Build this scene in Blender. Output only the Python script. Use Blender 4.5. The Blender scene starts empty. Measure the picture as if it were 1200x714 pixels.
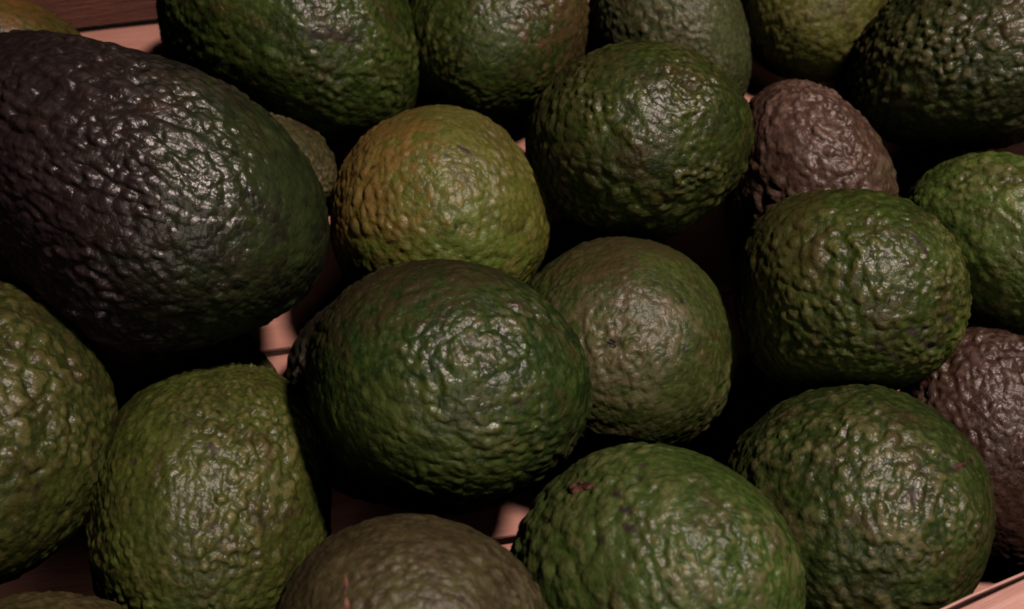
import bpy, math, random
import numpy as np
from mathutils import Vector, Matrix
from mathutils.bvhtree import BVHTree

# ------------------------------------------------------------------ camera
sc = bpy.context.scene
PITCH = math.radians(57.0)
HC = 0.452                       # camera height over the crate floor, metres
FPX = 1200 * 50 / 36             # focal length in photo pixels (photo is 1200 x 714)
FWD = np.array([0, math.cos(PITCH), -math.sin(PITCH)])
UPV = np.array([0, math.sin(PITCH), math.cos(PITCH)])
RGT = np.array([1.0, 0, 0])
CAM = np.array([0, 0, HC])
cd = bpy.data.cameras.new("camera"); cam = bpy.data.objects.new("camera", cd)
sc.collection.objects.link(cam); sc.camera = cam
cam.location = CAM; cam.rotation_euler = (math.pi / 2 - PITCH, 0, 0)
cd.lens = 50; cd.sensor_width = 36; cd.clip_start = 0.01; cd.clip_end = 50
cd.dof.use_dof = True; cd.dof.focus_distance = 0.44; cd.dof.aperture_fstop = 16

# ------------------------------------------------------------------ light
w = bpy.data.worlds.new("World"); sc.world = w; w.use_nodes = True
w.node_tree.nodes["Background"].inputs[0].default_value = (1.0, 0.80, 0.68, 1)
w.node_tree.nodes["Background"].inputs[1].default_value = 0.004
CEN = np.array([0.0, 0.28, 0.03])
def lamp(name, direction, dist, size, power, color):
    l = bpy.data.lights.new(name, 'AREA'); l.shape = 'DISK'; l.size = size; l.energy = power; l.color = color
    o = bpy.data.objects.new(name, l); sc.collection.objects.link(o)
    d = Vector(direction).normalized(); o.location = Vector(CEN) + d * dist
    o.rotation_euler = d.to_track_quat('Z', 'Y').to_euler()
    return o
lamp("ceiling_lamp", (0.35, 0.01, 0.935), 1.5, 0.15, 21.5, (1.0, 0.79, 0.71))
lamp("front_fill", (0.12, -0.80, 0.60), 1.4, 0.7, 3.0, (1.0, 0.80, 0.72))  # added soft fill from the viewer's side, lifts the lower flanks
vs = sc.view_settings; vs.view_transform = 'Standard'; vs.look = 'None'; vs.exposure = 0.0; vs.gamma = 1
vs.use_curve_mapping = False
sc.cycles.pixel_filter_type = 'BLACKMAN_HARRIS'; sc.cycles.filter_width = 1.8
sc.cycles.use_denoising = True
sc.cycles.diffuse_bounces = 0; sc.cycles.glossy_bounces = 0; sc.cycles.max_bounces = 4

# ------------------------------------------------------------------ node helpers
def new_mat(name):
    m = bpy.data.materials.new(name); m.use_nodes = True
    nt = m.node_tree; b = nt.nodes["Principled BSDF"]
    return m, nt, b
class NT:
    def __init__(s, nt): s.nt = nt; s.N = nt.nodes; s.L = nt.links
    def node(s, t, **kw):
        n = s.N.new(t)
        for k, v in kw.items(): setattr(n, k, v)
        return n
    def set(s, sock, v):
        if hasattr(v, 'is_output') or isinstance(v, bpy.types.NodeSocket): s.L.new(v, sock)
        else: sock.default_value = v
    def math(s, op, a, b=0.0, clamp=False):
        n = s.node('ShaderNodeMath', operation=op, use_clamp=clamp); s.set(n.inputs[0], a); s.set(n.inputs[1], b); return n.outputs[0]
    def noise(s, vec, scale, detail=2, rough=0.5, dist=0.0):
        n = s.node('ShaderNodeTexNoise'); s.L.new(vec, n.inputs['Vector'])
        n.inputs['Scale'].default_value = scale; n.inputs['Detail'].default_value = detail
        n.inputs['Roughness'].default_value = rough; n.inputs['Distortion'].default_value = dist
        return n.outputs['Fac']
    def voro(s, vec, scale, feature='F1'):
        n = s.node('ShaderNodeTexVoronoi', feature=feature); s.L.new(vec, n.inputs['Vector']); n.inputs['Scale'].default_value = scale
        return n.outputs
    def ramp(s, v, lo, hi, smooth=True):
        n = s.node('ShaderNodeMapRange', interpolation_type='SMOOTHSTEP' if smooth else 'LINEAR', clamp=True)
        s.set(n.inputs[0], v); n.inputs[1].default_value = lo; n.inputs[2].default_value = hi
        return n.outputs[0]
    def mix(s, f, a, b, blend='MIX'):
        n = s.node('ShaderNodeMix', data_type='RGBA', blend_type=blend)
        s.set(n.inputs[0], f)
        for i, c in ((6, a), (7, b)):
            if isinstance(c, bpy.types.NodeSocket): s.L.new(c, n.inputs[i])
            else: n.inputs[i].default_value = (*c, 1)
        return n.outputs[2]

def v2w(v):                      # view axes (right, up, towards the viewer) -> world
    v = np.array(v, float); return v[0] * RGT + v[1] * UPV - v[2] * FWD

def skin_material(key, dark, mid, tops, blots, rough=.41, speck=.5, spec=.44, bronze=.6, seed=0):
    m, nt, b = new_mat("skin_" + key); g = NT(nt)
    tc = g.node('ShaderNodeTexCoord').outputs['Object']
    mp = g.node('ShaderNodeMapping'); g.L.new(tc, mp.inputs[0]); mp.inputs['Location'].default_value = (seed * .37, seed * .71, seed * .13)
    P = mp.outputs[0]
    bump = g.node('ShaderNodeAttribute', attribute_name='bump').outputs['Fac']
    cell = g.node('ShaderNodeAttribute', attribute_name='cell').outputs['Fac']
    n1 = g.noise(P, 55, 4, .6, .6)
    n2 = g.noise(P, 190, 4, .65)
    f = g.math('ADD', g.math('MULTIPLY', n1, 1.1), g.math('MULTIPLY', n2, .7))
    f = g.math('ADD', f, g.math('MULTIPLY', cell, .5))
    f = g.ramp(f, .85, 1.45)
    col = g.mix(f, dark, mid)
    # warts carry a paler, corky pigment of their own
    t = g.math('MULTIPLY', g.ramp(g.math('ADD', bump, g.math('MULTIPLY', g.noise(P, 330, 2), .5)), .70, 1.20), .70)
    col = g.mix(t, col, tops)
    # bronzed blotches and fine speckle of the rind
    bz = g.ramp(g.math('ADD', g.noise(P, 85, 6, .68, .5), g.math('MULTIPLY', cell, .14)), .54, .74)
    col = g.mix(g.math('MULTIPLY', bz, bronze), col, (.046, .027, .012))
    fs_ = g.noise(P, 520, 3, .6)
    col = g.mix(g.math('MULTIPLY', g.ramp(fs_, .50, .36), .48), col, tuple(x * .38 for x in dark))
    col = g.mix(g.math('MULTIPLY', g.ramp(fs_, .56, .70), .40), col, tops)
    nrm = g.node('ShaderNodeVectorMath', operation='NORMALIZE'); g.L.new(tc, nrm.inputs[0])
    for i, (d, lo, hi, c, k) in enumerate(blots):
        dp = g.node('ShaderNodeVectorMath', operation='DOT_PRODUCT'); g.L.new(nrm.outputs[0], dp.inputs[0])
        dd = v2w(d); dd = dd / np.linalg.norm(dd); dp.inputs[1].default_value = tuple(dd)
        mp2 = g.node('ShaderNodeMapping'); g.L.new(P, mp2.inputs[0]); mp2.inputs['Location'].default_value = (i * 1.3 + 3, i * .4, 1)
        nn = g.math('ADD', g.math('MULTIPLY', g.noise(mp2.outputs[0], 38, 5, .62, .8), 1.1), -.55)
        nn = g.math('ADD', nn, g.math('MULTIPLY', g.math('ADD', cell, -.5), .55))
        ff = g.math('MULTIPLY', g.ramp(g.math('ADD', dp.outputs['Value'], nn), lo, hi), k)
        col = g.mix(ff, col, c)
    # lenticels and dark pin-pricks
    vv = g.voro(P, 330)
    sep = g.node('ShaderNodeSeparateColor'); g.L.new(vv['Color'], sep.inputs[0])
    sp = g.math('MULTIPLY', g.ramp(vv['Distance'], .26, .14), g.ramp(sep.outputs[0], .55, .75))
    col = g.mix(g.math('MULTIPLY', sp, .22), col, (min(1, tops[0] * 1.5), min(1, tops[1] * 1.35), tops[2] * 1.2))
    v3 = g.voro(P, 130); sep3 = g.node('ShaderNodeSeparateColor'); g.L.new(v3['Color'], sep3.inputs[0])
    wob = g.math('ADD', v3['Distance'], g.math('MULTIPLY', g.noise(P, 700, 2), .25))
    s3 = g.math('MULTIPLY', g.ramp(wob, .30, .20), g.ramp(sep3.outputs[1], 1 - speck * .5, 1 - speck * .5 + .08))
    col = g.mix(g.math('MULTIPLY', s3, .8), col, (.020, .010, .010))
    mk = g.node('ShaderNodeAttribute', attribute_name='mark').outputs['Fac']
    col = g.mix(g.math('MULTIPLY', mk, g.ramp(g.noise(P, 900, 3, .6), .12, .42)), col, (.016, .008, .006))
    g.L.new(col, b.inputs['Base Color'])
    r = g.math('ADD', g.math('MULTIPLY', g.noise(P, 160, 4, .6), .30), rough - .155)
    r = g.math('ADD', r, g.math('MULTIPLY', mk, .3))
    g.L.new(r, b.inputs['Roughness'])
    b.inputs['Specular IOR Level'].default_value = spec
    bn = g.node('ShaderNodeBump'); bn.inputs['Strength'].default_value = .6; bn.inputs['Distance'].default_value = .0005
    wp = g.node('ShaderNodeVectorMath', operation='MULTIPLY_ADD')
    nz = g.node('ShaderNodeTexNoise'); g.L.new(P, nz.inputs['Vector']); nz.inputs['Scale'].default_value = 260
    g.L.new(nz.outputs['Color'], wp.inputs[0]); wp.inputs[1].default_value = (.0028,) * 3; g.L.new(P, wp.inputs[2])
    vs_ = g.node('ShaderNodeTexVoronoi', feature='F1'); g.L.new(wp.outputs[0], vs_.inputs['Vector'])
    vs_.inputs['Scale'].default_value = 480
    hh = g.math('ADD', g.math('MULTIPLY', g.noise(P, 750, 3, .55, .4), .7), g.math('MULTIPLY', g.math('POWER', vs_.outputs['Distance'], 2.0), -1.0))
    hh = g.math('ADD', hh, g.math('MULTIPLY', g.noise(P, 1900, 2, .5), .2))
    g.L.new(hh, bn.inputs['Height']); g.L.new(bn.outputs[0], b.inputs['Normal'])
    return m

def wood_material(name, c1, c2, along, rough=.6):
    """sawn softwood; grain runs along the object's local x"""
    m, nt, b = new_mat(name); g = NT(nt)
    tc = g.node('ShaderNodeTexCoord').outputs['Object']
    mp = g.node('ShaderNodeMapping'); g.L.new(tc, mp.inputs[0]); mp.inputs['Scale'].default_value = (1.0, 14, 14)
    n = g.noise(mp.outputs[0], 22, 5, .6, .5)
    wv = g.noise(mp.outputs[0], 90, 3, .6)
    f = g.ramp(g.math('ADD', n, g.math('MULTIPLY', wv, .5)), .45, 1.05)
    col = g.mix(f, c1, c2)
    st = g.ramp(g.noise(tc, 26, 4, .6), .48, .75)
    col = g.mix(g.math('MULTIPLY', st, .35), col, tuple(x * .6 for x in c1))
    g.L.new(col, b.inputs['Base Color']); b.inputs['Roughness'].default_value = rough
    b.inputs['Specular IOR Level'].default_value = .3
    bn = g.node('ShaderNodeBump'); bn.inputs['Strength'].default_value = .5; bn.inputs['Distance'].default_value = .0006
    g.L.new(g.math('ADD', n, wv), bn.inputs['Height']); g.L.new(bn.outputs[0], b.inputs['Normal'])
    return m

# ------------------------------------------------------------------ crate
def px_on_plane(x, y, z):
    d = FWD + RGT * (x - 600) / FPX - UPV * (y - 357) / FPX
    return CAM + d * ((z - HC) / d[2])
def plank(name, L, Wd, T, mat, parent, loc, rotz, seed=0, bevel=.0012, wave=.0004):
    """a sawn board: bevelled edges, slightly uneven faces; centred on loc"""
    import bmesh
    bm = bmesh.new(); bmesh.ops.create_cube(bm, size=1)
    for v in bm.verts: v.co = Vector((v.co.x * L, v.co.y * Wd, v.co.z * T))
    bmesh.ops.subdivide_edges(bm, edges=[e for e in bm.edges if abs((e.verts[0].co - e.verts[1].co).x) > L * .5], cuts=14, use_grid_fill=True)
    rg = random.Random(seed)
    sl = {}
    for v in bm.verts:
        k = round(v.co.x, 4)
        if k not in sl: sl[k] = (rg.uniform(-1, 1) * wave, rg.uniform(-1, 1) * wave)
        v.co.y += sl[k][0] * (1 if v.co.y > 0 else .5); v.co.z += sl[k][1] * .5
    es = [e for e in bm.edges if e.is_manifold and e.calc_face_angle(0) > .8]
    bmesh.ops.bevel(bm, geom=es, offset=bevel, segments=2, affect='EDGES', profile=.6)
    me = bpy.data.meshes.new(name); bm.to_mesh(me); bm.free()
    for p in me.polygons: p.use_smooth = False
    o = bpy.data.objects.new(name, me); sc.collection.objects.link(o); me.materials.append(mat)
    o.parent = parent; o.location = loc; o.rotation_euler = rotz if isinstance(rotz, tuple) else (0, 0, rotz)
    return o
crate = bpy.data.objects.new("wooden_crate", None); sc.collection.objects.link(crate)
crate["label"] = "shallow crate of reddish bare wood planks holding the avocados"; crate["category"] = "crate"
WOOD = (.56, .285, .225), (.66, .36, .285)
wood_floor = wood_material("wood_floor", (.40, .19, .145), (.50, .25, .19), 0)
wood_back = wood_material("wood_back", (.40, .165, .12), (.50, .21, .155), 0)
wood_rim = wood_material("wood_rim", (.50, .265, .215), (.62, .36, .30), 0, .5)
a = px_on_plane(115, 41, 0); c = px_on_plane(185, 33, 0)
ang = math.atan2(c[1] - a[1], c[0] - a[0]); ux = np.array([math.cos(ang), math.sin(ang), 0]); uy = np.array([-ux[1], ux[0], 0])
mid = a + ux * (-(a @ ux))                       # point of the back line nearest x = 0
LEN = .62
PW = .088
for i in range(5):                               # floor boards, back to front
    ctr = mid - uy * (PW * i + PW / 2 - .004) + np.array([0, 0, -.004])
    plank("floor_plank", LEN, PW - .0025, .008, wood_floor, crate, ctr, ang, i)
for i in range(2):                               # back wall boards
    ctr = mid + uy * .0105 + np.array([0, 0, .030 + .062 * i])
    plank("back_plank", LEN, .06, .012, wood_back, crate, ctr, (math.pi / 2, 0, ang), 10 + i)
RIMZ = .080
p0 = px_on_plane(1097, 715, RIMZ); p1 = px_on_plane(1200, 668, RIMZ)
fang = math.atan2(p1[1] - p0[1], p1[0] - p0[0]); fx = np.array([math.cos(fang), math.sin(fang), 0]); fy = np.array([-fx[1], fx[0], 0])
fm = p0 + fx * .0
fw = plank("front_plank", .34, .086, .014, wood_rim, crate, fm - fy * .0085 + np.array([0, 0, -.043]), (math.pi / 2, 0, fang), 21, bevel=.004)
plank("front_liner", .34, .080, .0008, wood_rim, crate, fm - fy * .0006 + np.array([0, 0, -.0405]), (math.pi / 2, 0, fang), 22, bevel=.0003, wave=.0006)
for s in (-1, 1):                                # end boards, outside the picture
    ctr = mid + ux * s * (LEN / 2 + .008) - uy * .20 + np.array([0, 0, .040])
    plank("end_plank", .44, .082, .012, wood_back, crate, ctr, (math.pi / 2, 0, ang + math.pi / 2), 30 + s)

# ------------------------------------------------------------------ numpy noise
def hashi(ix, iy, iz, seed):
    h = (ix.astype(np.uint32) * np.uint32(374761393)) ^ (iy.astype(np.uint32) * np.uint32(668265263)) ^ (iz.astype(np.uint32) * np.uint32(2147483647 - 58)) ^ np.uint32(seed * 2654435 + 97)
    h = (h ^ (h >> np.uint32(13))) * np.uint32(1274126177); h ^= h >> np.uint32(16)
    h = h * np.uint32(2246822519); h ^= h >> np.uint32(13)
    return h
def h01(h): return (h & np.uint32(0xFFFFFF)).astype(np.float32) / np.float32(0xFFFFFF)
def vnoise(P, seed):
    I = np.floor(P).astype(np.int64); f = (P - I).astype(np.float32); f = f * f * f * (f * (f * 6 - 15) + 10)
    out = 0
    for dx in (0, 1):
        wx = f[:, 0] if dx else 1 - f[:, 0]
        for dy in (0, 1):
            wy = f[:, 1] if dy else 1 - f[:, 1]
            for dz in (0, 1):
                wz = f[:, 2] if dz else 1 - f[:, 2]
                out = out + wx * wy * wz * h01(hashi(I[:, 0] + dx, I[:, 1] + dy, I[:, 2] + dz, seed))
    return out * 2 - 1
def worley(P, seed, k=7.0, jit=.9):
    """smooth squared-distance cells: returns (height-like value, per-cell random)"""
    I = np.floor(P).astype(np.int64); S = np.zeros(len(P), np.float32); R = np.zeros(len(P), np.float32)
    P = P.astype(np.float32)
    for dx in (-1, 0, 1):
        for dy in (-1, 0, 1):
            for dz in (-1, 0, 1):
                cx, cy, cz = I[:, 0] + dx, I[:, 1] + dy, I[:, 2] + dz
                h = hashi(cx, cy, cz, seed)
                jx = h01(h); jy = h01(h * np.uint32(2654435761)); jz = h01(h * np.uint32(1597334677) ^ np.uint32(77713))
                d2 = (cx + .5 + (jx - .5) * jit - P[:, 0]) ** 2 + (cy + .5 + (jy - .5) * jit - P[:, 1]) ** 2 + (cz + .5 + (jz - .5) * jit - P[:, 2]) ** 2
                e = np.exp(-k * d2.astype(np.float32)); S += e; R += e * h01(h * np.uint32(40503) ^ (h >> np.uint32(7)))
    return -np.log(S + 1e-9) / k, R / (S + 1e-9)

# ------------------------------------------------------------------ avocado meshes
_cs = {}
def cube_sphere(n):
    if n in _cs: return _cs[n]
    g = np.tan(np.linspace(-1, 1, n + 1) * math.pi / 4)
    U, V = np.meshgrid(g, g, indexing='ij'); O = np.ones_like(U)
    faces = [(O, U, V), (-O, V, U), (V, O, U), (U, -O, V), (U, V, O), (V, U, -O)]
    pts = np.concatenate([np.stack([x.ravel(), y.ravel(), z.ravel()], 1) for x, y, z in faces])
    idx = np.arange((n + 1) ** 2).reshape(n + 1, n + 1)
    q = np.stack([idx[:-1, :-1], idx[1:, :-1], idx[1:, 1:], idx[:-1, 1:]], -1).reshape(-1, 4)
    Q = np.concatenate([q + i * (n + 1) ** 2 for i in range(6)])
    key = np.round(pts * 1e5).astype(np.int64)
    _, first, inv = np.unique(key, axis=0, return_index=True, return_inverse=True)
    pts = pts[first]; Q = inv.reshape(-1)[Q]
    pts = pts / np.linalg.norm(pts, axis=1, keepdims=True)
    a_, b_, c_ = pts[Q[:, 0]], pts[Q[:, 1]], pts[Q[:, 2]]
    flip = (np.cross(b_ - a_, c_ - a_) * a_).sum(1) < 0
    Q[flip] = Q[flip][:, ::-1]
    _cs[n] = (pts, Q); return _cs[n]
def normals(Vt, Q):
    fn = np.cross(Vt[Q[:, 2]] - Vt[Q[:, 0]], Vt[Q[:, 3]] - Vt[Q[:, 1]])
    N = np.stack([np.bincount(Q.ravel(), np.repeat(fn[:, i], 4), len(Vt)) for i in range(3)], 1)
    return N / np.linalg.norm(N, axis=1, keepdims=True)
def project(Pw):
    d = Pw - CAM; t = d @ FWD
    return np.stack([600 + FPX * (d @ RGT) / t, 357 - FPX * (d @ UPV) / t], 1)
def sqrtm2(M):
    e, v = np.linalg.eigh(M); return (v * np.sqrt(np.maximum(e, 1e-12))) @ v.T

def build_avocado(key, ell, axis, label, mat, n=100, taper=.07, lh=1.14, cellmm=3.6, amp=.55, fine=.5, aniso=1.1, smooth=None,
                  lump=.02, dep=1.0, seed=0, dimple=0.0, warp=1.0, flat=.25, marks=()):
    cx, cy, S11, S22, S12, t = ell
    cellmm *= .82; amp *= 1.30
    D, Q = cube_sphere(n)
    dz = D[:, 2]
    rr = 1 + taper * dz - taper * .5 * dz * dz
    lum = 1 + lump * vnoise(D * 1.3 + seed * 3.1, seed + 5) + lump * .6 * vnoise(D * 2.7 + seed, seed + 6)
    X = np.stack([D[:, 0] * rr, D[:, 1] * rr, D[:, 2] * lh], 1) * lum[:, None]
    ax = np.array(axis, float); ax /= np.linalg.norm(ax)
    tmp = np.array([.3, .9, .1]); e1 = np.cross(tmp, ax); e1 /= np.linalg.norm(e1); e2 = np.cross(ax, e1)
    ro = seed * 1.7; e1, e2 = math.cos(ro) * e1 + math.sin(ro) * e2, -math.sin(ro) * e1 + math.cos(ro) * e2
    V = X @ np.stack([e1, e2, ax])              # view axes, unit size
    S = np.array([[S11, -S12], [-S12, S22]]); T = S @ S.T   # wanted outline, pixels, y up
    R0 = math.sqrt(np.linalg.det(S)) * t / FPX
    V = V * R0 * np.array([1, 1, dep])
    base = CAM + t * (FWD + RGT * (cx - 600) / FPX - UPV * (cy - 357) / FPX)
    M = np.stack([RGT, UPV, -FWD])
    th = np.linspace(0, 2 * math.pi, 24, endpoint=False); nn = np.stack([np.cos(th), np.sin(th)], 1)
    sub = V[::max(1, len(V) // 6000)]
    A = np.eye(2); off = np.zeros(2)
    for it in range(4):
        Vs = sub.copy(); Vs[:, :2] = Vs[:, :2] @ A.T + off
        px = project(base + Vs @ M); px = np.stack([px[:, 0] - cx, cy - px[:, 1]], 1)
        sup = (px @ nn.T).max(0)
        B = np.stack([nn[:, 0], nn[:, 1]], 1); cen = np.linalg.lstsq(B, (sup - np.roll(sup, 12)) / 2, rcond=None)[0]
        wv = (sup + np.roll(sup, 12)) / 2
        q = np.linalg.lstsq(np.stack([nn[:, 0] ** 2, 2 * nn[:, 0] * nn[:, 1], nn[:, 1] ** 2], 1), wv ** 2, rcond=None)[0]
        Qm = np.array([[q[0], q[1]], [q[1], q[2]]]); h = sqrtm2(Qm); hi = np.linalg.inv(h)
        A2 = hi @ sqrtm2(h @ T @ h) @ hi
        A = A2 @ A; off = A2 @ (off - cen * t / FPX) if it == 0 else off - cen * t / FPX
    V[:, :2] = V[:, :2] @ A.T + off
    cf = OUT.get(key, [0]); bins = np.linspace(-math.pi, math.pi, 73); bc = (bins[1:] + bins[:-1]) / 2
    F = np.full(72, cf[0])
    for j in range(1, (len(cf) + 1) // 2): F = F + cf[2 * j - 1] * np.cos(j * bc) + cf[2 * j] * np.sin(j * bc)
    ub = np.stack([np.cos(bc), np.sin(bc)], 1)
    want = (1 + F) / np.linalg.norm(ub @ np.linalg.inv(S).T, axis=1) - 1.5
    for it in range(3):                          # lopsided outline, as on the real fruit
        px = project(base + V @ M); px = np.stack([px[:, 0] - cx, cy - px[:, 1]], 1)
        th_ = np.arctan2(px[:, 1], px[:, 0]); r_ = np.linalg.norm(px, axis=1)
        bi = np.clip(((th_ + math.pi) / (2 * math.pi) * 72).astype(int), 0, 71)
        got = np.zeros(72); np.maximum.at(got, bi, r_)
        ra = want / got; ra = (np.roll(ra, 1) + 2 * ra + np.roll(ra, -1)) / 4
        rv = np.interp(th_, np.r_[bc - 2 * math.pi, bc, bc + 2 * math.pi], np.r_[ra, ra, ra])
        gv = np.interp(th_, np.r_[bc - 2 * math.pi, bc, bc + 2 * math.pi], np.r_[got, got, got])
        V[:, :2] *= (1 + (rv - 1) * np.clip(r_ / gv, 0, 1) ** 2)[:, None]
    W = V @ M
    N = normals(W, Q)
    # pebbled skin: coordinates in millimetres measured round the blossom end
    Rm = R0 * 1000
    s = np.arccos(np.clip(dz, -1, 1)) * Rm * (1 + .12 * (lh - 1))
    rho = np.sqrt(np.maximum(0, 1 - dz * dz)) * Rm
    phi = np.arctan2(D[:, 1], D[:, 0])
    G = np.stack([rho * np.cos(phi), rho * np.sin(phi), aniso * s], 1) + seed * 57.3
    wob = np.stack([vnoise(G / 5.5 + 11 * i, seed + 20 + i) for i in range(3)], 1)
    wob2 = np.stack([vnoise(G / 1.9 + 11 * i, seed + 30 + i) for i in range(3)], 1)
    Gw = G + wob * 1.1 * cellmm / 3.6 * warp + wob2 * .28 * warp
    c1, r1 = worley(Gw / cellmm, seed + 40, k=9)
    cb, rb = worley(Gw / (cellmm * 1.45) + 31.7, seed + 41, k=10)   # coarser warts on part of the fruit
    mb = np.clip(vnoise(G / 16, seed + 62) * 1.6 + .45, 0, 1)
    c1 = c1 * (1 - mb) + (cb - .02) * mb; r1 = r1 * (1 - mb) + rb * mb
    c1 = 1 - c1 * 2.6                            # ~1 on a wart, ~0 in a crease
    c1 = np.clip(c1, -.4, 1.2)
    top = np.tanh(c1 * 1.5) / np.tanh(1.5)
    dome = (1 - flat) * c1 + flat * top
    hgt = dome * (.30 + 1.15 * r1)
    v1 = vnoise(Gw / (cellmm * .5), seed + 50); v2 = vnoise(G / 12, seed + 60); v3 = vnoise(G / 25, seed + 61); v4 = vnoise(Gw / (cellmm * .27), seed + 51)
    hgt = hgt + fine * (.22 * v1 + .10 * v4)
    am = np.clip(.85 + .60 * v3 + .35 * v2, .18, 1.5)
    if smooth:
        d, lo, hi, k = smooth; d = np.array(d, float); d /= np.linalg.norm(d)
        dd = (V / np.linalg.norm(V, axis=1, keepdims=True)) @ d + .25 * v2
        am = am * (1 - k * np.clip((dd - lo) / (hi - lo), 0, 1))
    disp = amp * am * (hgt - .45) + .35 * v2
    if dimple:                                   # puckered blossom end
        q = s / 9.0
        disp = disp + dimple * (-1.6 * np.exp(-(s / 2.2) ** 2) + .45 * np.exp(-q * q) * np.sin(phi * 13 + 2.5 * vnoise(G / 3, seed + 70)) * np.clip(s / 3, 0, 1))
    W = W + N * (disp * .001)[:, None]
    me = bpy.data.meshes.new("avocado")
    nv, nq = len(W), len(Q)
    me.vertices.add(nv); me.vertices.foreach_set("co", W.astype(np.float32).ravel())
    me.loops.add(nq * 4); me.loops.foreach_set("vertex_index", Q.astype(np.int32).ravel())
    me.polygons.add(nq); me.polygons.foreach_set("loop_start", np.arange(0, nq * 4, 4, dtype=np.int32))
    me.update(calc_edges=True)
    me.polygons.foreach_set("use_smooth", np.ones(nq, bool))
    def attr(nm, vals):
        at = me.attributes.new(nm, 'FLOAT', 'POINT'); at.data.foreach_set("value", vals.astype(np.float32))
    attr("bump", np.clip(dome * am, 0, 1)); attr("cell", r1)
    Ww = W + base
    px = project(Ww); mk = np.zeros(nv)
    facing = ((Ww - CAM) * N).sum(1) < 0
    for (x0, y0, x1, y1, r_, k) in marks:        # stains that belong to the skin itself
        p = px - [x0, y0]; l = np.array([x1 - x0, y1 - y0], float); u = np.clip((p @ l) / max(1e-6, l @ l), 0, 1)
        dist = np.linalg.norm(p - u[:, None] * l, axis=1) + 2.2 * v1 + 1.5 * v4
        mk = np.maximum(mk, k * np.clip((r_ - dist) / 3 + .5, 0, 1) * facing)
    attr("mark", mk)
    me.materials.append(mat); me.validate()
    o = bpy.data.objects.new("avocado", me); sc.collection.objects.link(o); o.location = base
    o["label"] = label; o["category"] = "avocado"; o["group"] = "avocados piled in the crate"
    o_data[key] = (o, W, Q, base)
    return o
o_data = {}

def patch(key, name, x, y, rx, ry, rot, mat, lift=.25, rim=.0, seed=1, label=None):
    """a scab / scar: an irregular little crust lying on the skin, child of its avocado"""
    o, W, Q, base = o_data[key]
    bvh = BVHTree.FromPolygons(W.tolist(), Q.tolist())
    d0 = FWD + RGT * (x - 600) / FPX - UPV * (y - 357) / FPX
    hit, nrm, _, _ = bvh.ray_cast(Vector(CAM - base), Vector(d0).normalized())
    if hit is None: return
    rg = random.Random(seed); nr, ns = 6, 28
    ph = [rg.uniform(0, 6.28) for _ in range(4)]
    t = (np.array(hit) + base - CAM) @ FWD
    vs_, fs = [], []
    for i in range(nr + 1):
        for j in range(ns):
            if i == 0 and j: continue
            th = 2 * math.pi * j / ns
            wob = 1 + .16 * math.sin(2 * th + ph[0]) + .14 * math.sin(3 * th + ph[1]) + .10 * math.sin(5 * th + ph[2]) + .07 * math.sin(9 * th + ph[3])
            q = i / nr; ax_, ay_ = rx * q * wob * math.cos(th), ry * q * wob * math.sin(th)
            X = x + ax_ * math.cos(rot) - ay_ * math.sin(rot); Y = y + ax_ * math.sin(rot) + ay_ * math.cos(rot)
            d = FWD + RGT * (X - 600) / FPX - UPV * (Y - 357) / FPX
            h_, n_, _, _ = bvh.ray_cast(Vector(CAM - base), Vector(d).normalized())
            if h_ is None: h_, n_ = hit, nrm
            up = (lift * (1 - q ** 3) + rim * math.exp(-((q - .75) / .2) ** 2) + rg.uniform(-.06, .06) * (q < 1)) if i < nr else -.12
            vs_.append(h_ + n_ * (.06 + up) * .001)
    for i in range(nr):
        for j in range(ns):
            k = (j + 1) % ns
            if i == 0: fs.append((0, 1 + k, 1 + j))
            else:
                a_, b_ = 1 + (i - 1) * ns, 1 + i * ns
                fs.append((a_ + j, a_ + k, b_ + k, b_ + j))
    me = bpy.data.meshes.new(name); me.from_pydata([tuple(v) for v in vs_], [], fs); me.update()
    for p in me.polygons: p.use_smooth = True
    me.materials.append(mat)
    c_ = bpy.data.objects.new(name, me); sc.collection.objects.link(c_); c_.parent = o
    if label: c_["label"] = label
    return c_
def crust(name, c1, c2, scale, rough=.7):
    m, nt, b = new_mat(name); g = NT(nt); tc = g.node('ShaderNodeTexCoord').outputs['Object']
    f = g.ramp(g.noise(tc, scale, 4, .65), .38, .66)
    g.L.new(g.mix(f, c1, c2), b.inputs['Base Color']); b.inputs['Roughness'].default_value = rough
    bn = g.node('ShaderNodeBump'); bn.inputs['Strength'].default_value = .7; bn.inputs['Distance'].default_value = .0005
    g.L.new(g.noise(tc, scale * 1.6, 4, .6), bn.inputs['Height']); g.L.new(bn.outputs[0], b.inputs['Normal'])
    return m

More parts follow.
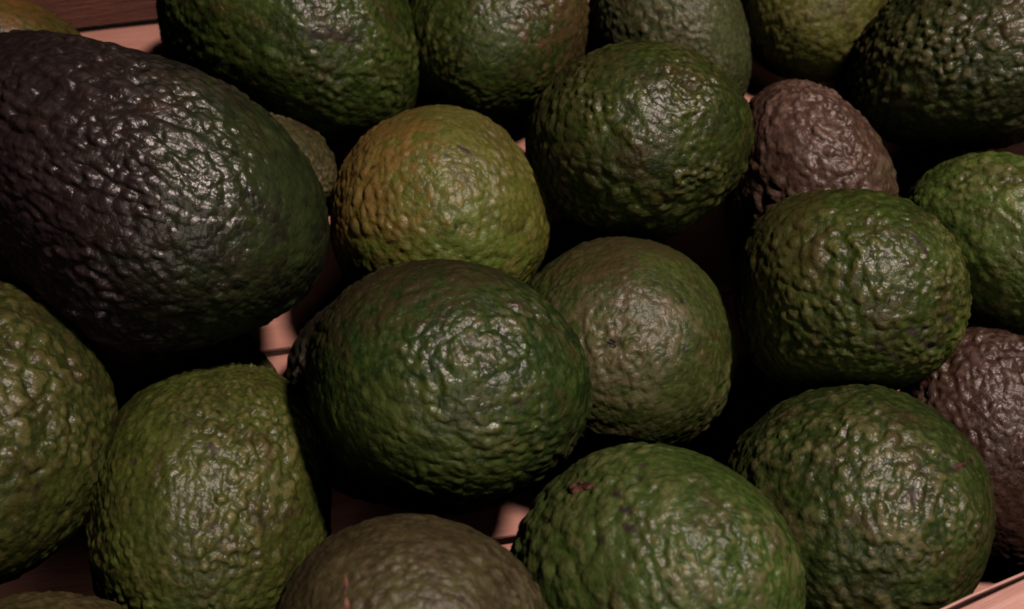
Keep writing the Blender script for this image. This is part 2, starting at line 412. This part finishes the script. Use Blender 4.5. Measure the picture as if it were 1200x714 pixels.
# ------------------------------------------------------------------ the avocados
# small departures of each outline from a plain oval (Fourier terms)
OUT = {
 'A17': [0.0344, -0.0113, -0.0233, -0.019, 0.0267, 0.0088, 0.0016, -0.0264, -0.0152],
 'A1': [0.0112, 0.0001, -0.0047, -0.0016, -0.0127, 0.0255, 0.0574, 0.0028, -0.0143],
 'A2': [0.006, 0.0067, -0.0097, 0.0106, -0.0074, 0.0118, -0.0013, 0.0094, 0.0047],
 'A3': [0.0091, 0.0149, 0.0069, 0.0038, 0.0046, -0.0264, -0.0076, -0.0181, 0.0109],
 'A5': [0.0061, -0.0158, -0.0452, -0.0136, -0.0032, -0.0142, -0.0234, -0.0107, 0.0069],
 'A7': [0.0192, 0.0, 0.0083, -0.0011, -0.0076, 0.0014, -0.005, -0.0086, 0.0119],
 'A8': [-0.0027, 0.0105, -0.0001, -0.0034, 0.0019, 0.0001, 0.012, 0.0095, -0.0006],
 'A9': [0.0008, -0.0194, -0.0515, -0.0313, 0.0257, 0.0412, -0.0193, -0.0117, 0.0054],
 'A10': [0.005, -0.009, -0.01, 0.0076, 0.0004, -0.0051, -0.0014, 0.0079, 0.0027],
 'A11': [-0.0009, -0.0185, 0.0025, 0.0051, 0.009, 0.0185, -0.0005, -0.0205, -0.0075],
 'A12': [-0.0036, -0.0092, -0.0023, 0.0045, 0.0165, 0.0182, -0.0033, 0.0049, -0.0119],
 'A13': [-0.0068, -0.0222, 0.0232, -0.021, 0.0046, -0.0068, 0.0001, -0.0035, 0.0062],
 'A14': [-0.0011, 0.0093, 0.0048, -0.0036, 0.0017, 0.0159, 0.0073, 0.001, -0.0083],
 'A15': [-0.0143, -0.0026, 0.0186, 0.0129, -0.0083, -0.0037, -0.0077, 0.0, 0.0],
 'A16': [0.0076, 0.0001, -0.0096, 0.0006, 0.0036, 0.0043, 0.0027, 0.0033, -0.0049],
 'A18': [0.0059, -0.014, 0.0033, -0.0018, 0.0026, -0.0049, -0.0007, 0.0019, 0.0082],
 'A19': [-0.0002, -0.0173, 0.0005, 0.0038, 0.0048, -0.002, -0.0005, 0.0075, 0.0086],
 'A20': [0.0072, -0.0016, 0.0007, -0.0034, -0.0007, -0.0039, 0.0005, 0.0012, 0.0043],
 'A22': [0.017, 0.009, -0.0056, 0.0157, -0.0007, 0.0089, 0.0125, -0.0052, 0.0108]}
# outline (photo pixels): centre x, y, shape S11, S22, S12, distance;  axis towards the blossom end (right, up, to viewer)
DG, MG, TG = (.022, .040, .011), (.050, .088, .020), (.12, .13, .045)
AV = {
 'A1': dict(ell=(150.4, 221.7, 233, 185, 34.9, .4570), axis=(.93, -.30, .2), n=150, taper=.16, lh=1.36, cellmm=3.9, amp=.85, aniso=.85, smooth=((.9, -.25, .3), .65, 1.0, .55),
   spec=.62, label="largest avocado, purple-black with a green right end, lying across the left of the pile",
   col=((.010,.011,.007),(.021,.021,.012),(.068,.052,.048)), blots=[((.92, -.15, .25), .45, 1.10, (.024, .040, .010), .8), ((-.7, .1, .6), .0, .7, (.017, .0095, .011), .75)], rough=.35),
 'A2': dict(ell=(1.2, 79, 112.8, 90.8, 7.8, .5592), axis=(.8, .3, .3), n=70, amp=.25, label="yellow-orange avocado barely showing in the top left corner",
   col=((0.055, 0.05, 0.009), (0.090, 0.07, 0.012), (0.12, 0.10, 0.03)), blots=[((-.4, .8, .4), .3, .9, (.15, .07, .02), .8)], rough=.47),
 'A3': dict(ell=(339.7, 36.6, 158.2, 134.2, 17.8, .5541), axis=(.85, 0, .5), amp=.75, cellmm=4.0, aniso=.9, label="glossy green avocado with a purple scrape, beside the bare wood corner",
   col=((.018,.032,.006),(.042,.072,.011),(.095,.105,.030)), blots=[], rough=.37, marks=[(364, 43, 412, 44, 4, .7), (385, 36, 408, 48, 5, .8), (430, 22, 436, 26, 4, .5)]),
 'A4': dict(ell=(580, 33.9, 112, 116.5, -4, .5700), axis=(.1, -.5, .85), amp=.5, label="green avocado with a brown right flank, second from left along the top edge",
   col=((.020,.034,.006),(.046,.076,.011),(.10,.11,.030)), blots=[((.9, .1, .45), .62, .95, (.075, .048, .020), .8)], rough=.41),
 'A5': dict(ell=(784.8, 28, 98.4, 116.8, 10.8, .5714), axis=(.1, -.6, .75), n=80, amp=.40, cellmm=3.0, label="dull grey-green avocado mostly hidden behind the others at the top centre",
   col=((.038,.050,.016),(.064,.080,.025),(.13,.125,.065)), blots=[], rough=.51),
 'A6': dict(ell=(960, -8, 96, 106.7, -6, .5900), axis=(-.1, -.8, .55), n=80, amp=.28, cellmm=4.2, label="smooth olive-yellow avocado tapering downwards at the top edge, right of centre",
   col=((.070,.080,.014),(.110,.122,.022),(.19,.18,.060)), blots=[], rough=.45),
 'A7': dict(ell=(1156, 62, 163, 117.8, -17.6, .5473), axis=(.6, .1, .8), amp=.75, cellmm=3.8, label="dark rough avocado in the top right corner with a brown sheen",
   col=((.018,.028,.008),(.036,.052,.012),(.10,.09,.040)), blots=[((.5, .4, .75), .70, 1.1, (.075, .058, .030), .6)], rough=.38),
 'A8': dict(ell=(747, 165.3, 135, 119.3, -2.6, .5034), axis=(.38, .40, .83), amp=.70, cellmm=3.7, label="dark green pebbly avocado left of the brown one, in the second row",
   col=((.018,.030,.006),(.042,.062,.011),(.10,.10,.030)), blots=[((-.9, .3, .3), .5, 1.0, (.045, .042, .015), .6)], rough=.37),
 'A9': dict(ell=(950, 224.2, 106.4, 132.5, 6.2, .5192), axis=(.1, .55, .8), amp=.62, cellmm=4.0, label="reddish-brown avocado in the second row, wedged between green ones",
   col=((.055,.030,.021),(.095,.055,.040),(.17,.115,.088)), blots=[((.8, .1, .4), .75, 1.1, (.07, .07, .025), .5)], rough=.43),
 'A10': dict(ell=(1181, 283.6, 127.8, 108.3, 9.9, .5097), axis=(.4, .2, .85), amp=.50, cellmm=4.4, label="bright green avocado cut by the right edge of the picture",
   col=((.044,.076,.013),(.078,.128,.022),(.17,.18,.062)), blots=[], rough=.41),
 'A11': dict(ell=(998.5, 345, 142.4, 128.8, 1.4, .4601), axis=(.33, .30, .88), amp=.66, cellmm=3.9, dimple=.25, label="green avocado with a purple scratch and sooty pits, in front of the brown one",
   col=((.024,.040,.006),(.046,.074,.011),(.11,.115,.032)), blots=[((-.9, .3, .3), .45, 1.0, (.055, .045, .015), .6)], rough=.40,
   marks=[(1070, 276, 1085, 297, 2.6, .9), (1066, 384, 1072, 390, 4.5, .9), (1080, 400, 1090, 404, 5, .9), (1084, 385, 1083, 386, 4, .8), (1028, 404, 1033, 406, 4, .9), (1112, 374, 1112, 375, 5, .8), (1040, 415, 1056, 421, 3, .7), (1095, 392, 1104, 407, 3, .8)]),
 'A12': dict(ell=(514.4, 258.2, 129.9, 137, 1.2, .5079), axis=(-.1, .15, .97), spec=.5, amp=.42, cellmm=3.9, label="yellowish olive avocado with an orange-brown blush on its left, near the centre",
   col=((.075,.090,.012),(.125,.145,.020),(.21,.185,.055)), blots=[((0, -.55, .8), .62, 1.1, (.085, .140, .020), .8), ((0, .95, .25), .35, .95, (.095, .085, .021), .75), ((-.70, .35, .6), .55, .95, (.17, .095, .024), .65), ((-.6, -.5, .3), .8, 1.2, (.05, .06, .016), .7)], rough=.45, speck=.7,
   marks=[(537, 172, 548, 177, 3, .8), (520, 180, 522, 182, 2.5, .6), (455, 244, 456, 245, 3, .6), (540, 207, 548, 212, 2.6, .5)]),
 'A13': dict(ell=(311, 220, 91.6, 84.4, -1.1, .5321), axis=(.8, .2, .4), n=90, amp=.65, cellmm=3.2, label="small dull olive avocado peeping out behind the largest dark one",
   col=((.045,.046,.015),(.075,.070,.024),(.14,.12,.06)), blots=[], rough=.50),
 'A14': dict(ell=(521.5, 452.5, 169.8, 150.6, 2.9, .4370), axis=(.42, .25, .87), n=120, amp=.62, cellmm=4.2, aniso=1.25, label="large dark green avocado in the very centre of the pile, lying over its neighbours",
   smooth=((-.8, -.3, .5), .25, .85, .5),
   col=((.015,.032,.007),(.032,.060,.011),(.09,.095,.036)), blots=[((-.2, -.6, .75), .55, 1.05, (.060, .085, .016), .7), ((-.35, .9, .1), .45, .95, (.036, .027, .012), .85)], rough=.38,
   marks=[(574, 358, 576, 360, 4, .7), (514, 372, 520, 369, 2.6, .6), (606, 470, 612, 474, 5, .6), (552, 396, 553, 397, 3, .6)]),
 'A15': dict(ell=(728.5, 413, 137.9, 137.4, -1.0, .48), axis=(-.10, .07, .99), amp=.46, cellmm=3.7, dimple=.9, label="olive green avocado showing its puckered end with a dark dot, right of centre",
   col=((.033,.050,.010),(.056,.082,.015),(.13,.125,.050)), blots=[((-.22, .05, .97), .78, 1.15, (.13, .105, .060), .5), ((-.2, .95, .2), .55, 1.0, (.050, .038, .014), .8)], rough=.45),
 'A16': dict(ell=(-35.5, 507, 173.1, 185.5, -6.2, .4350), axis=(.2, -.6, .75), n=120, amp=.78, cellmm=4.3, label="coarsely pebbled olive green avocado cut by the left edge",
   col=((.027,.038,.008),(.050,.064,.012),(.115,.11,.036)), blots=[((-.1, .8, .5), .75, 1.1, (.05, .034, .014), .6)], rough=.38),
 'A17': dict(ell=(246, 593, 146, 168, -4, .4480), axis=(-.15, -.75, .6), n=120, taper=.10, lh=1.2, amp=.62, cellmm=3.2, aniso=.8, label="pear-shaped olive green avocado standing below the largest dark one",
   col=((.038,.052,.009),(.068,.088,.015),(.14,.13,.042)), blots=[((-.1, -.8, .6), .75, 1.1, (.055, .095, .020), .6)], rough=.41, speck=.7,
   marks=[(247, 520, 250, 530, 4, .8), (156, 541, 156, 543, 4, .6), (305, 612, 312, 616, 4, .6), (340, 598, 342, 600, 3.5, .6), (218, 494, 222, 497, 4, .5)]),
 'A23': dict(ell=(240, 472, 94, 84, -2, .4950), axis=(.7, .2, .5), n=70, amp=.35, cellmm=3.4, label="dull dark avocado almost hidden beneath the tip of the largest one",
   col=((.034,.036,.011),(.055,.056,.017),(.10,.09,.040)), blots=[], rough=.5),
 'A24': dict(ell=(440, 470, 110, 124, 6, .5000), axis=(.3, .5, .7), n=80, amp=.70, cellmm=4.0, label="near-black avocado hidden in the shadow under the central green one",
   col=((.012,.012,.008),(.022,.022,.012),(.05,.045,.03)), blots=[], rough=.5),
 'A18': dict(ell=(484, 763, 170.4, 160.5, .6, .3740), axis=(.1, .35, .9), amp=.36, cellmm=3.4, label="dull brownish avocado with reddish cracks, cut by the bottom edge",
   col=((.040,.033,.012),(.060,.050,.018),(.10,.085,.045)), blots=[((.15, .30, .9), .80, 1.3, (.062, .070, .018), .7)], rough=.53),
 'A19': dict(ell=(771, 692.3, 175.7, 174.8, 4.6, .3960), axis=(.40, .38, .83), n=120, amp=.48, cellmm=3.9, dimple=.55, label="bright green avocado with a small brown scab, at the bottom edge",
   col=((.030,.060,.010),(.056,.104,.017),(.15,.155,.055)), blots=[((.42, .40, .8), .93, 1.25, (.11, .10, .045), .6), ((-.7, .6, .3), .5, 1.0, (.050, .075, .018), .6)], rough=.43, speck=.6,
   marks=[(720, 580, 724, 580, 3.2, .9), (729, 597, 738, 599, 4, .9), (734, 618, 742, 620, 4.5, .9), (704, 632, 706, 634, 4, .8), (750, 549, 758, 544, 3, .7), (748, 560, 750, 561, 2.5, .7)]),
 'A20': dict(ell=(1000.6, 610, 167.3, 159.8, .2, .4403), axis=(.40, .24, .88), n=120, amp=.62, cellmm=4.4, dimple=.3, label="deep green avocado beside the wooden rim in the lower right corner",
   col=((.022,.038,.008),(.044,.072,.014),(.13,.125,.050)), blots=[((.9, -.2, .4), .75, 1.1, (.045, .036, .015), .7)], rough=.38,
   marks=[(1113, 551, 1130, 544, 3.5, .8), (1068, 572, 1070, 592, 2.6, .8), (1097, 550, 1099, 551, 3, .8), (1079, 546, 1082, 549, 3, .6)]),
 'A21': dict(ell=(1164, 528, 124, 146, 6, .4800), dep=.72, axis=(.2, .6, .75), n=80, amp=.60, cellmm=3.6, label="dark purple-brown avocado at the right edge, behind the lower right green one",
   col=((.034,.016,.011),(.058,.028,.020),(.10,.065,.050)), blots=[], rough=.41),
 'A22': dict(ell=(60, 794, 133.5, 103.9, -1.3, .398), axis=(.6, .3, .7), n=70, amp=.40, label="dull brown avocado barely showing along the bottom edge at the left corner",
   col=((0.0450, 0.0396, 0.0121), (0.0630, 0.0540, 0.0162), (0.0990, 0.0810, 0.0338)), blots=[], rough=.50),
}
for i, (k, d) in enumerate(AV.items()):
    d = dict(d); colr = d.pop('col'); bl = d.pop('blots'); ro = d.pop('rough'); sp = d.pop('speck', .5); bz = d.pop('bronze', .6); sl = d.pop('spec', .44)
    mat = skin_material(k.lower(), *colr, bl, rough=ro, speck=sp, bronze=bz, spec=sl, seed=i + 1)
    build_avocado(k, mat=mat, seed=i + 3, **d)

# ------------------------------------------------------------------ scabs and scars (parts)
m_scab = crust("scab_crust", (.018, .008, .007), (.22, .085, .045), 420)
m_scar = crust("scar_dark", (.010, .008, .005), (.018, .013, .008), 500)
m_crack = crust("crack_red", (.06, .022, .018), (.26, .10, .075), 380)
m_red = crust("scratch_red", (.045, .012, .010), (.10, .030, .022), 500)
patch('A19', 'scab', 680, 571.5, 14, 6.5, -.22, m_scab, lift=.25, rim=.35, seed=4, label="small brown scab with a reddish core")
patch('A15', 'blossom_scar', 717, 402.5, 6, 5.5, .4, m_scar, lift=.05, seed=2, label="dark dot at the puckered end")
patch('A18', 'crack', 405, 686, 2.4, 13, .06, m_crack, lift=.15, seed=7, label="reddish split in the dull skin")
patch('A18', 'crack', 406, 708, 3.0, 10, -.05, m_crack, lift=.10, seed=8, label="reddish split in the dull skin")
patch('A20', 'scratch', 1124, 545.5, 8, 2.6, -.30, m_red, lift=.1, seed=9, label="short red-brown scratch")
